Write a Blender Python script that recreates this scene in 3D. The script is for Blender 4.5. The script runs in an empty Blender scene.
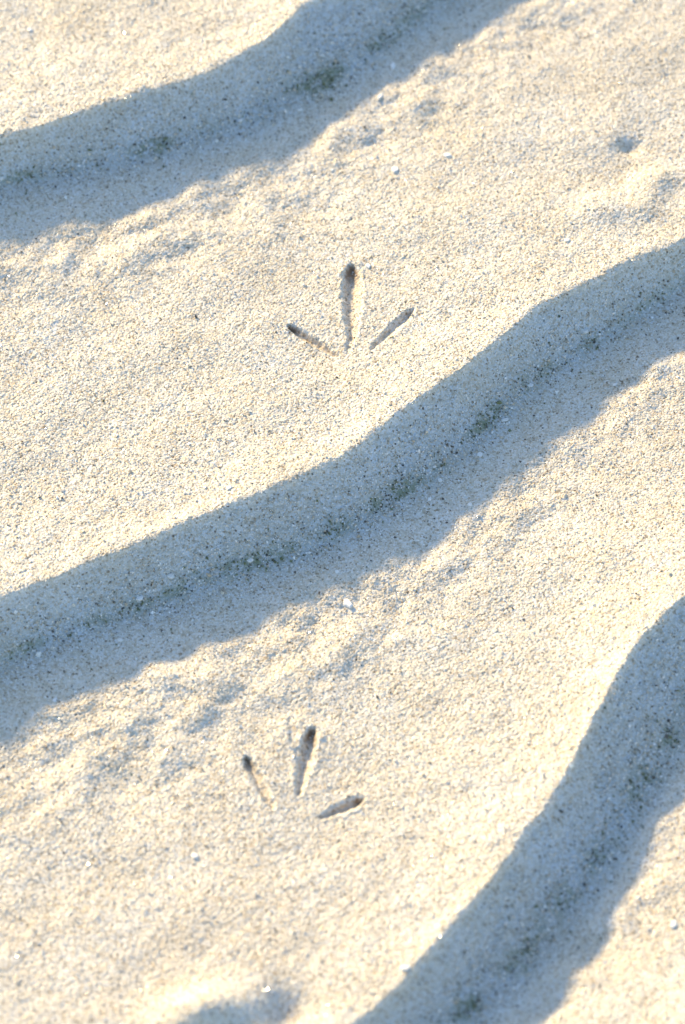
import bpy, math
import numpy as np
from mathutils import Vector
rng = np.random.default_rng(7)

# ------------------------------------------------------------------ survey geometry
TH = math.radians(40.0)          # camera tilt away from nadir
LENS, SENS = 135.0, 24.0
W, HH = 685.0, 1024.0
F = LENS / SENS * W
D = 0.165 * F / W                # camera distance (m)
RH = 0.0112                      # ripple height (m)
SUN_EL = math.radians(18.0)
SUN_AZ = math.radians(34.0)      # left of +Y

def ground(px, py, z=0.0):
    """survey point of the photo -> plan coordinates at height z"""
    a = (np.asarray(px, float) - W/2) / F
    b = (HH/2 - np.asarray(py, float)) / F
    t = (D*math.cos(TH) - z) / (math.cos(TH) - b*math.sin(TH))
    return t*a, -D*math.sin(TH) + t*(math.sin(TH) + b*math.cos(TH))

# ------------------------------------------------------------------ noise
def perlin(x, y, seed):
    r = np.random.default_rng(seed)
    n = 256
    perm = r.permutation(n)
    ang = r.random(n)*2*np.pi
    gx, gy = np.cos(ang), np.sin(ang)
    xi = np.floor(x).astype(np.int64); yi = np.floor(y).astype(np.int64)
    xf = x-xi; yf = y-yi
    u = xf*xf*xf*(xf*(xf*6-15)+10); v = yf*yf*yf*(yf*(yf*6-15)+10)
    def g(ix, iy, dx, dy):
        h = perm[(perm[ix & 255] + iy) & 255]
        return gx[h]*dx + gy[h]*dy
    n00 = g(xi, yi, xf, yf); n10 = g(xi+1, yi, xf-1, yf)
    n01 = g(xi, yi+1, xf, yf-1); n11 = g(xi+1, yi+1, xf-1, yf-1)
    return ((n00*(1-u)+n10*u)*(1-v) + (n01*(1-u)+n11*u)*v)*1.5

def rot(x, y, a):
    return x*math.cos(a)-y*math.sin(a), x*math.sin(a)+y*math.cos(a)

def sstep(e0, e1, x):
    t = np.clip((x-e0)/(e1-e0), 0, 1)
    return t*t*(3-2*t)

# ------------------------------------------------------------------ ripple curves
crA = [(-60,158),(0,138),(50,122),(100,106),(150,90),(200,75),(240,55),(270,35),(305,3),(360,-25),(440,-70),(560,-140),(740,-240)]
trA = [(-60,202),(0,190),(80,180),(180,156),(270,126),(330,96),(385,60),(420,30),(500,-25),(600,-80),(740,-160)]
crB = [(-60,622),(0,597),(50,578),(90,560),(120,550),(165,532),(210,512),(255,494),(300,478),(350,452),(400,410),(435,384),(470,362),(520,318),(545,302),(570,290),(600,278),(630,262),(680,243),(740,212)]
trB = [(-60,702),(0,675),(60,646),(140,622),(210,596),(300,566),(360,536),(420,502),(500,428),(560,374),(600,350),(650,316),(685,292),(740,262)]
crC = [(-60,1265),(0,1235),(120,1170),(220,1110),(300,1060),(360,1018),(400,985),(445,935),(490,880),(540,815),(575,762),(600,700),(640,640),(680,600),(740,555)]
trC = [(-60,1365),(0,1335),(120,1265),(220,1205),(300,1150),(380,1097),(450,1050),(510,1003),(570,935),(620,865),(660,793),(700,725),(740,675)]
crZ = [(x, y-430) for x, y in crA]; trZ = [(x, y-430) for x, y in trA]
crD = [(-60,1740),(0,1700),(200,1590),(360,1480),(500,1330),(600,1200),(690,1085),(740,1020)]
trD = [(x, y+75) for x, y in crD]
XF = np.linspace(-0.6, 0.6, 4001)
def curve(pts, z):
    p = np.array(pts, float)
    X, Y = ground(p[:,0], p[:,1], z)
    y = np.interp(XF, X, Y)
    sl = 0.66
    y = np.where(XF < X[0], Y[0] + (XF-X[0])*sl, y)
    y = np.where(XF > X[-1], Y[-1] + (XF-X[-1])*sl, y)
    k = np.exp(-0.5*(np.arange(-40,41)/8.0)**2); k /= k.sum()
    ys = np.convolve(y, k, 'same'); ys[:40] = y[:40]; ys[-40:] = y[-40:]
    return ys
TAU = 0.19
bounds = []; phs = []
for i, (c, t) in enumerate([(crZ,trZ),(crA,trA),(crB,trB),(crC,trC),(crD,trD)]):
    bounds += [curve(c, RH), curve(t, 0.0)]
    phs += [i, i+TAU]
bounds.append(bounds[-1]-0.12); phs.append(5)

def phase_c(x, y):
    out = np.full(x.shape, float(phs[0]))
    prev = np.interp(x, XF, bounds[0])
    for j in range(len(bounds)-1):
        nxt = np.interp(x, XF, bounds[j+1])
        out += np.clip((prev-y)/np.maximum(prev-nxt, 1e-4), 0, 1)*(phs[j+1]-phs[j])
        prev = nxt
    return out
sx = rng.uniform(-.09,.09,4000); sy = rng.uniform(-.17,.17,4000)
A_ = np.c_[sx, sy, np.ones(4000)]
PL, *_ = np.linalg.lstsq(A_, phase_c(sx, sy), rcond=None)

# ripple cross-section, rounded
ph = np.arange(4000)/4000.0
u = ph/TAU; v = (ph-TAU)/(1-TAU)
lee = .12*(1-u) + .88*(1-np.clip(u,0,1))**1.45
vc = np.clip(v, 0, 1)
sto = 0.66*vc + 0.34*vc**4 + 0.05*np.sin(np.pi*vc)
prof = np.where(ph < TAU, lee, sto)
def smooth(a, s):
    k = np.exp(-0.5*(np.arange(-400,401)/s)**2); k /= k.sum()
    return np.convolve(np.r_[a[-400:], a, a[:400]], k, 'valid')[:4000]
pa = smooth(prof, 26); pb = smooth(prof, 145)
wt = np.exp(-((ph-TAU)/.10)**2)
prof = pa*(1-wt)+pb*wt
prof = np.r_[prof, prof[0]]
PX = np.arange(4001)/4000.0

def phase(x, y):
    d = np.hypot(np.maximum(np.abs(x)-.105, 0), np.maximum(np.abs(y-.01)-.20, 0))
    w = sstep(0, .12, d)
    pg = PL[0]*x + PL[1]*y + PL[2] + 0.35*perlin(x/.5, y/.5, 5)
    pc = phase_c(np.clip(x, -.59, .59), y)
    p = pc*(1-w) + pg*w
    wx, wy = rot(x, y, .5)
    p = p + 0.009*perlin(wx/.02, wy/.02, 11) + 0.006*perlin(wx/.006, wy/.006, 12) + .003*perlin(wx/.0022, wy/.0022, 13)
    return p

def bump(x, y, px, py, r, a, ry=None, ang=0.0):
    cx, cy = ground(px, py, .006)
    dx, dy = rot(x-cx, y-cy, -ang)
    return a*np.exp(-(dx/r)**2 - (dy/(ry or r))**2)

def base_h(x, y):
    r = np.hypot(x, y)
    far = 1-sstep(.5, 1.1, r)
    p = phase(x, y)
    fr = p-np.floor(p)
    z = np.interp(fr, PX, prof)*RH
    x1, y1 = rot(x, y, .9); x2, y2 = rot(x, y, 2.1); x3, y3 = rot(x, y, .3)
    st = sstep(.12, .35, fr)*(1-sstep(.93, 1.0, fr))
    low = sstep(.19, .29, fr)*(1-sstep(.36, .55, fr))     # ragged foot of the stoss slope
    z += 0.0008*perlin(x1/.05, y1/.05, 21)*(.3+.7*st)
    z += 0.00038*perlin(x2/.018, y2/.018, 22)*(.3+.7*st+1.5*low)
    z += 0.00014*perlin(x3/.009, y3/.009, 23)*(.4+.6*st+3.8*low)
    z += 0.00030*perlin(x1/.0052, y1/.0052, 24)*low + .00015*perlin(x2/.0026, y2/.0026, 25)*low
    z += bump(x, y, 630, 148, .0030, -.0013)
    z += bump(x, y, 655, 185, .006, .0020) + bump(x, y, 600, 215, .007, .0018) + bump(x, y, 640, 215, .005, .0012)
    z += bump(x, y, 590, 130, .012, .0014)
    z += bump(x, y, 205, 1018, .009, .0042, .006, .2) + bump(x, y, 290, 1024, .006, -.0035, .007)
    z *= far
    z += 0.35*perlin(x/9+3.1, y/9+1.7, 31)*sstep(3, 20, r) + .06*perlin(x/2.3, y/2.3, 32)*sstep(1.0, 3, r)
    return z

def survey(px, py):
    z = np.full(np.shape(px), .006)
    for _ in range(5):
        X, Y = ground(px, py, z)
        z = base_h(np.asarray(X, float).reshape(-1), np.asarray(Y, float).reshape(-1)).reshape(np.shape(px))
    return X, Y

# ------------------------------------------------------------------ footprints
# toe tip -> heel, radius (mm), depth (mm) at tip and heel
P1 = [((352,266),(352,342),2.7,2.0,2.1,1.2),
      ((289,326),(338,356),1.45,1.15,1.8,1.1), ((413,309),(371,349),1.55,1.15,1.25,.8),
      ((350,338),(348,354),1.1,.8,.7,.35)]
P2 = [((312,730),(298,794),2.2,1.5,2.0,1.0), ((290,718),(299,760),1.3,1.1,.45,.4),
      ((246,757),(273,808),1.5,1.35,1.7,1.0), ((361,799),(320,817),1.7,1.3,1.75,.8)]
def stamp(x, y, toes):
    dz = np.zeros_like(x); damp_shade = np.zeros_like(x); rim = np.zeros_like(x)
    wob = .00032*perlin(x/.0021, y/.0021, 77)+.00020*perlin(x/.0009, y/.0009, 78)
    rn = np.clip(.75+1.3*perlin(x/.0024, y/.0024, 79), 0, 2)
    for (a, b, r0, r1, d0, d1) in toes:
        X, Y = survey(np.array([a[0], b[0]], float), np.array([a[1], b[1]], float))
        ax, ay, bx, by = X[0], Y[0], X[1], Y[1]
        L2 = (bx-ax)**2+(by-ay)**2
        t = np.clip(((x-ax)*(bx-ax)+(y-ay)*(by-ay))/L2, 0, 1)
        d = np.hypot(x-ax-t*(bx-ax), y-ay-t*(by-ay)) + wob
        tap = .32+.68*np.sin(np.pi*np.clip(t,0,1)**.8)**.7       # claw tip and heel both narrow
        r = (r0+(r1-r0)*t)*1e-3*tap; dep = (d0+(d1-d0)*t)*1e-3*(.6+.4*tap)
        q = np.clip(d/r, 0, 5)
        cup = (1-sstep(.08, 1.32, q))*dep
        dz = np.maximum(dz, cup)
        qr = (d-r)/.0009
        rim = np.maximum(rim, .11*dep*rn*np.exp(-((qr-.8)/.8)**2))
        damp_shade = np.maximum(damp_shade, (1-sstep(.5, 1.15, q))*(.22+.78*(1-sstep(0.04, .24, t)))*min(1, (d0/1.8)**2))  # damp toe tips, plus faint painted shade along each groove
    return -dz + rim, damp_shade

# ------------------------------------------------------------------ grid
def axis(lo, hi, h, g=1.08, far=60):
    c = np.arange(lo, hi+h/2, h)
    s = []; st = h; acc = 0
    while acc < far:
        st *= g; acc += st; s.append(acc)
    s = np.array(s)
    return np.r_[lo-s[::-1], c, c[-1]+s], len(s), len(c)
STEP = .00026
gx, nx0, ncx = axis(-.104, .104, STEP)
gy, ny0, ncy = axis(-.165, .198, STEP)
X, Y = np.meshgrid(gx, gy)
nyT, nxT = X.shape
xf = X.ravel(); yf = Y.ravel()
Z = base_h(xf, yf)
inc = ((np.abs(xf) < .1045) & (yf > -.1655) & (yf < .1985))
xi, yi = xf[inc], yf[inc]
a, b = rot(xi, yi, .7); c, d = rot(xi, yi, 1.9); e, f_ = rot(xi, yi, 2.7)
edge = np.minimum.reduce([sstep(.1045, .100, np.abs(xi)), sstep(-.1655, -.161, yi), sstep(.1985, .194, yi)])
mic = .00009*perlin(a/.0042, b/.0042, 41) + .00005*perlin(c/.0019, d/.0019, 42)
mic += .000065*perlin(e/.00095, f_/.00095, 43) + .000095*perlin(a/.00056, b/.00056, 44)
mic += .000042*rng.standard_normal(xi.size)
Z[inc] += mic*edge
damp_shade = np.zeros_like(Z)
boxes = []
for toes in (P1, P2):
    pts = np.array([q for t in toes for q in (t[0], t[1])], float)
    BX, BY = survey(pts[:,0], pts[:,1])
    box = (BX.min()-.007, BX.max()+.007, BY.min()-.007, BY.max()+.007)
    boxes.append(box)
    m = (xf > box[0]) & (xf < box[1]) & (yf > box[2]) & (yf < box[3])
    dz, dp = stamp(xf[m], yf[m], toes)
    Z[m] += dz; damp_shade[m] = dp
fr_all = phase(xf, yf); fr_all -= np.floor(fr_all)
nearr = (1-sstep(.5, 1.0, np.hypot(xf, yf)))
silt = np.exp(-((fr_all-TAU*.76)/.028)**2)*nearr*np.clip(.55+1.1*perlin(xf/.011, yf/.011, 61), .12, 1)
coarse_shade = sstep(0, .02, fr_all)*(1-sstep(.15, .24, fr_all))*nearr   # coarser lee grains, plus blue-grey shade painted into the sand colour

# ------------------------------------------------------------------ materials
def nodes_of(name):
    m = bpy.data.materials.new(name); m.use_nodes = True
    nt = m.node_tree; nt.nodes.clear()
    return m, nt
def ramp(nt, stops, interp='LINEAR'):
    r = nt.nodes.new('ShaderNodeValToRGB'); cr = r.color_ramp; cr.interpolation = interp
    while len(cr.elements) > 1: cr.elements.remove(cr.elements[-1])
    cr.elements[0].position = stops[0][0]; cr.elements[0].color = (*stops[0][1], 1)
    for p, col in stops[1:]:
        el = cr.elements.new(p); el.color = (*col, 1)
    return r

def sand_material():
    m, nt = nodes_of("quartz_sand"); N = nt.nodes; L = nt.links
    out = N.new('ShaderNodeOutputMaterial'); bs = N.new('ShaderNodeBsdfPrincipled')
    L.new(bs.outputs[0], out.inputs[0])
    geo = N.new('ShaderNodeNewGeometry')
    vo = N.new('ShaderNodeTexVoronoi'); vo.inputs['Scale'].default_value = 2200
    L.new(geo.outputs['Position'], vo.inputs['Vector'])
    sep = N.new('ShaderNodeSeparateColor'); L.new(vo.outputs['Color'], sep.inputs[0])
    r = ramp(nt, [(0,(.14,.10,.07)),(.014,(.40,.30,.19)),(.055,(.58,.47,.33)),(.20,(.75,.66,.51)),(.6,(.84,.775,.65)),(1,(.95,.915,.85))])
    L.new(sep.outputs[0], r.inputs[0])
    n1 = N.new('ShaderNodeTexNoise'); n1.inputs['Scale'].default_value = 60; n1.inputs['Detail'].default_value = 5
    L.new(geo.outputs['Position'], n1.inputs['Vector'])
    r2 = ramp(nt, [(.3,(.95,.90,.82)),(.7,(1.0,1.0,1.0))]); L.new(n1.outputs['Fac'], r2.inputs[0])
    mx = N.new('ShaderNodeMix'); mx.data_type='RGBA'; mx.blend_type='MULTIPLY'; mx.inputs[0].default_value = 1
    L.new(r.outputs[0], mx.inputs[6]); L.new(r2.outputs[0], mx.inputs[7])
    atc = N.new('ShaderNodeAttribute'); atc.attribute_name = 'coarse_shade'
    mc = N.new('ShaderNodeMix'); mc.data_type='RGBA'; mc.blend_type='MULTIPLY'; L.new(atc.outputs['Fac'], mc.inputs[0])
    L.new(mx.outputs[2], mc.inputs[6]); mc.inputs[7].default_value = (.68,.77,.90,1)  # multiplier deepens the lee shade within the base colour
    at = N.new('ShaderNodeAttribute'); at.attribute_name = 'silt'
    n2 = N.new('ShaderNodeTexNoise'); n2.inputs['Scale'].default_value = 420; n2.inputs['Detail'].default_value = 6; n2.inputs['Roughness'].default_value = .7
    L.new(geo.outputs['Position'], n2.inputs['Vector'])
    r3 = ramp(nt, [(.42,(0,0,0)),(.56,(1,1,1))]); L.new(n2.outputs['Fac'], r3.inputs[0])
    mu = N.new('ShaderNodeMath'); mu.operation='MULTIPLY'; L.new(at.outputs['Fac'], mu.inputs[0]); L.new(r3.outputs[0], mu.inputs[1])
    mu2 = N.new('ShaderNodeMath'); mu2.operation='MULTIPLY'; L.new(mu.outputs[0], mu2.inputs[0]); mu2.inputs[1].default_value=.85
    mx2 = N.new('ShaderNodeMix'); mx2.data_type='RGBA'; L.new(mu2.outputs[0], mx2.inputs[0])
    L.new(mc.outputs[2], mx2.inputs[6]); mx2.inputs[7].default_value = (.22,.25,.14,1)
    at2 = N.new('ShaderNodeAttribute'); at2.attribute_name = 'damp_shade'
    mu3 = N.new('ShaderNodeMath'); mu3.operation='MULTIPLY'; L.new(at2.outputs['Fac'], mu3.inputs[0]); mu3.inputs[1].default_value=.9
    mx3 = N.new('ShaderNodeMix'); mx3.data_type='RGBA'; L.new(mu3.outputs[0], mx3.inputs[0])
    L.new(mx2.outputs[2], mx3.inputs[6]); mx3.inputs[7].default_value = (.24,.135,.06,1)  # brown for damp tips and for the shade painted in the grooves
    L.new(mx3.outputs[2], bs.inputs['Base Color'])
    rr = ramp(nt, [(0,(.65,)*3),(.86,(.5,)*3),(.93,(.2,)*3),(1,(.12,)*3)]); L.new(sep.outputs[1], rr.inputs[0])
    L.new(rr.outputs[0], bs.inputs['Roughness'])
    bs.inputs['Specular IOR Level'].default_value = .5
    bp = N.new('ShaderNodeBump'); bp.inputs['Strength'].default_value = .9; bp.inputs['Distance'].default_value = .00016; bp.invert = True
    L.new(vo.outputs['Distance'], bp.inputs['Height'])
    L.new(bp.outputs[0], bs.inputs['Normal'])
    return m

def grain_material(name, c0, c1, rough, spec=.5):
    m, nt = nodes_of(name); N = nt.nodes; L = nt.links
    out = N.new('ShaderNodeOutputMaterial'); bs = N.new('ShaderNodeBsdfPrincipled'); L.new(bs.outputs[0], out.inputs[0])
    geo = N.new('ShaderNodeNewGeometry')
    r = ramp(nt, [(0, c0), (1, c1)])
    nz = N.new('ShaderNodeTexNoise'); nz.inputs['Scale'].default_value = 900; L.new(geo.outputs['Position'], nz.inputs['Vector'])
    ad = N.new('ShaderNodeMath'); ad.operation='MULTIPLY_ADD'; L.new(nz.outputs['Fac'], ad.inputs[0]); ad.inputs[1].default_value = .5
    L.new(geo.outputs['Random Per Island'], ad.inputs[2])
    sb = N.new('ShaderNodeMath'); sb.operation='SUBTRACT'; L.new(ad.outputs[0], sb.inputs[0]); sb.inputs[1].default_value=.25; sb.use_clamp=True
    L.new(sb.outputs[0], r.inputs[0]); L.new(r.outputs[0], bs.inputs['Base Color'])
    bs.inputs['Roughness'].default_value = rough; bs.inputs['Specular IOR Level'].default_value = spec
    return m

MS = sand_material()
MG = [grain_material("clear_quartz_grain", (.82,.77,.68), (.95,.93,.88), .14, 1.0),
      grain_material("buff_grain", (.54,.43,.29), (.82,.74,.60), .45),
      grain_material("dark_mineral_grain", (.03,.028,.025), (.16,.13,.09), .35),
      grain_material("algae_grain", (.07,.085,.03), (.25,.26,.12), .5),
      grain_material("polished_quartz_grain", (.88,.85,.78), (.97,.95,.92), .10, 1.0)]
MG[4].node_tree.nodes['Principled BSDF'].inputs['Coat Weight'].default_value = 1.0
MG[4].node_tree.nodes['Principled BSDF'].inputs['Coat Roughness'].default_value = .12
MSH = grain_material("shell", (.93,.88,.78), (.97,.95,.90), .35)

# ------------------------------------------------------------------ mesh builders
def add_mesh(name, co, quads, mat, smooth=True, attrs=None, nv=4, origin=None, mats=None, midx=None):
    me = bpy.data.meshes.new(name)
    if origin is not None: co = co - np.array(origin)
    me.vertices.add(len(co)); me.vertices.foreach_set('co', co.astype(np.float32).ravel())
    n = len(quads)
    me.loops.add(n*nv); me.loops.foreach_set('vertex_index', quads.astype(np.int32).ravel())
    me.polygons.add(n); me.polygons.foreach_set('loop_start', np.arange(0, n*nv, nv, dtype=np.int32))
    me.polygons.foreach_set('loop_total', np.full(n, nv, np.int32))
    me.polygons.foreach_set('use_smooth', np.full(n, smooth, bool))
    for mm in (mats or [mat]): me.materials.append(mm)
    if midx is not None: me.polygons.foreach_set('material_index', midx.astype(np.int32))
    me.update(calc_edges=True)
    for k, arr in (attrs or {}).items():
        at = me.attributes.new(k, 'FLOAT', 'POINT'); at.data.foreach_set('value', arr.astype(np.float32))
    ob = bpy.data.objects.new(name, me); bpy.context.collection.objects.link(ob)
    if origin is not None: ob.location = origin
    return ob

idx = np.arange(nyT*nxT).reshape(nyT, nxT)
q = np.stack([idx[:-1,:-1], idx[:-1,1:], idx[1:,1:], idx[1:,:-1]], -1).reshape(-1,4)
CO = np.stack([xf, yf, Z], 1)
cx = (xf[q[:,0]]+xf[q[:,2]])/2; cy = (yf[q[:,0]]+yf[q[:,2]])/2
taken = np.zeros(len(q), bool)
def sub(name, mask, origin=None):
    qq = q[mask]; uq, inv = np.unique(qq, return_inverse=True)
    return add_mesh(name, CO[uq], inv.reshape(-1,4), MS, True, {'silt': silt[uq], 'damp_shade': damp_shade[uq], 'coarse_shade': coarse_shade[uq]}, origin=origin)
for bx in boxes:
    m = (cx > bx[0]) & (cx < bx[1]) & (cy > bx[2]) & (cy < bx[3])
    taken |= m
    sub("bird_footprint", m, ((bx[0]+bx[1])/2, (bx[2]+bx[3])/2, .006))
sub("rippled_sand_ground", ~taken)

# ------------------------------------------------------------------ loose grains
Zg = Z.reshape(nyT, nxT)
def zat(x, y):
    fx = (x-gx[nx0])/STEP; fy = (y-gy[ny0])/STEP
    i = np.clip(np.floor(fx).astype(int), 0, ncx-2); j = np.clip(np.floor(fy).astype(int), 0, ncy-2)
    tx = fx-i; ty = fy-j; i += nx0; j += ny0
    return (Zg[j,i]*(1-tx)+Zg[j,i+1]*tx)*(1-ty)+(Zg[j+1,i]*(1-tx)+Zg[j+1,i+1]*tx)*ty
OCT_V = np.array([(1,0,0),(-1,0,0),(0,1,0),(0,-1,0),(0,0,1),(0,0,-1)], float)
OCT_F = np.array([(0,2,4),(2,1,4),(1,3,4),(3,0,4),(2,0,5),(1,2,5),(3,1,5),(0,3,5)])
def grains(name, x, y, r, mat_i, sink=.25):
    n = len(x)
    V = OCT_V[None]*(1+rng.uniform(-.3,.3,(n,6,1))) + rng.uniform(-.3,.3,(n,6,3))
    V = V*rng.uniform(.65,1.15,(n,1,3))
    Q = rng.standard_normal((n,4))
    Q /= np.linalg.norm(Q, axis=1, keepdims=True)
    w,a,b,c = Q.T
    R = np.stack([1-2*(b*b+c*c),2*(a*b-w*c),2*(a*c+w*b),2*(a*b+w*c),1-2*(a*a+c*c),2*(b*c-w*a),2*(a*c-w*b),2*(b*c+w*a),1-2*(a*a+b*b)],1).reshape(n,3,3)
    V = np.einsum('nij,nkj->nki', R, V)*r[:,None,None]
    V[:,:,0] += x[:,None]; V[:,:,1] += y[:,None]; V[:,:,2] += (zat(x,y)+r*sink)[:,None]
    Fc = (OCT_F[None]+6*np.arange(n)[:,None,None]).reshape(-1,3)
    return add_mesh(name, V.reshape(-1,3), Fc, None, False, nv=3, mats=MG, midx=np.repeat(mat_i, 8))

n = 105000
x = rng.uniform(-.103,.103,n); y = rng.uniform(-.163,.196,n)
r = 10**rng.normal(-3.80,.14,n)
mi = rng.choice(5, n, p=[.455,.385,.037,.003,.12])
n2 = 170000
x2 = rng.uniform(-.103,.103,n2); y2 = rng.uniform(-.163,.196,n2)
p2 = phase(x2, y2); p2 -= np.floor(p2)
keep = rng.random(n2) < .8*np.exp(-((p2-TAU*.70)/.075)**2)
x2, y2, p2 = x2[keep], y2[keep], p2[keep]
r2 = 10**rng.normal(-3.65,.15,len(x2))
mi2 = rng.choice(5, len(x2), p=[.36,.42,.075,.065,.08])
near = (rng.random(len(x2)) < .95*np.exp(-((p2-TAU*.76)/.023)**2)*(.15+2.4*np.clip(perlin(x2/.011, y2/.011, 61)+.1, 0, 1)))
mi2 = np.where(near, rng.choice([2,3,3], len(x2)), mi2)
grains("loose_sand_grains", np.r_[x,x2], np.r_[y,y2], np.r_[r,r2], np.r_[mi,mi2])

# shell chips: small irregular flattened flakes lying tilted in the sand
chips = [(395,170,1.3,1.2),(447,155,1.1,1.4),(348,604,1.5,2.0),(337,572,.7,1.3),(380,97,1.1,2.2),(393,66,1.2,2.5),(195,856,1.0,1.3),(229,488,.9,1.2),(405,968,1.1,1.3),(673,925,1.2,1.5),(30,30,.8,1.3),
         (332,170,.6,1.2),(567,240,.9,1.2),(520,262,.5,1.1),(140,598,1.0,1.3),(170,575,1.1,1.6),(88,345,.5,1.2),(505,420,.9,1.3),(585,330,1.0,1.3),(615,385,.7,1.2),(55,700,.7,1.3),(480,455,.9,1.2),
         (250,560,.9,1.3),(120,640,.8,1.2),(440,480,.8,1.4),(300,110,.8,1.4),(240,120,.7,1.2),(368,266,.9,1.8),(470,505,.8,1.2),(530,385,.9,1.5)]
cp = np.array(chips)
CX, CY = survey(cp[:,0], cp[:,1])
sh = np.array([-math.sin(SUN_AZ), math.cos(SUN_AZ)])
vs_, fs_ = [], []
for k in range(len(cp)):
    K = 9; ang = np.linspace(0, 2*np.pi, K, endpoint=False)+rng.uniform(-.2,.2,K)
    rad = cp[k,2]*.0009*rng.uniform(.75,1.15,K)
    yaw = rng.uniform(.9, 2.2) if cp[k,3] > 1.7 else rng.uniform(0, 3.1)
    ring = np.c_[rad*np.cos(ang)*cp[k,3]**.6, rad*np.sin(ang)/cp[k,3]**.5]
    rx, ry = rot(ring[:,0], ring[:,1], yaw)
    h = cp[k,2]*.00016; z0 = zat(CX[k:k+1], CY[k:k+1])[0] + cp[k,2]*.00020
    base = len(vs_)
    for s, zz in ((.8,-3*h),(1.0,0),(.70,h)):
        for i in range(K):
            dx, dy = rx[i]*s, ry[i]*s
            vs_.append((CX[k]+dx, CY[k]+dy, z0+zz-.22*(dx*sh[0]+dy*sh[1])+rng.uniform(-.15,.15)*h))
    for l in range(2):
        for i in range(K):
            j = (i+1) % K
            fs_.append((base+l*K+i, base+l*K+j, base+(l+1)*K+j, base+(l+1)*K+i))
    fs_.append(tuple(base+2*K+i for i in range(K)))
me = bpy.data.meshes.new("shell_fragments"); me.from_pydata(vs_, [], fs_); me.materials.append(MSH); me.update()
bpy.context.collection.objects.link(bpy.data.objects.new("shell_fragments", me))

# ------------------------------------------------------------------ light
sd = Vector((-math.sin(SUN_AZ)*math.cos(SUN_EL), math.cos(SUN_AZ)*math.cos(SUN_EL), math.sin(SUN_EL)))
su = bpy.data.lights.new("sun", 'SUN'); su.energy = 6.9; su.angle = math.radians(3.0); su.color = (1.0,.76,.39)
so = bpy.data.objects.new("sun", su); so.rotation_euler = sd.to_track_quat('Z','Y').to_euler(); so.location = sd*3
bpy.context.collection.objects.link(so)
wd = bpy.data.worlds.new("World"); bpy.context.scene.world = wd; wd.use_nodes = True
nt = wd.node_tree; bg = nt.nodes['Background']
sk = nt.nodes.new('ShaderNodeTexSky'); sk.sky_type = 'NISHITA'; sk.sun_disc = False
sk.sun_elevation = SUN_EL; sk.sun_rotation = -SUN_AZ % (2*math.pi); sk.ozone_density = 1.8; sk.dust_density = .6
nt.links.new(sk.outputs[0], bg.inputs[0]); bg.inputs[1].default_value = .29

# ------------------------------------------------------------------ camera
cd = bpy.data.cameras.new("camera"); co = bpy.data.objects.new("camera", cd); bpy.context.collection.objects.link(co)
cd.lens = LENS; cd.sensor_width = SENS; cd.sensor_fit = 'HORIZONTAL'; cd.clip_start = .01; cd.clip_end = 500
co.location = (0, -D*math.sin(TH), D*math.cos(TH)); co.rotation_euler = (TH, 0, 0)
cd.dof.use_dof = True; cd.dof.focus_distance = D+.010; cd.dof.aperture_fstop = 16
bpy.context.scene.camera = co
vs = bpy.context.scene.view_settings; vs.view_transform = 'Standard'; vs.look = 'None'; vs.exposure = 0
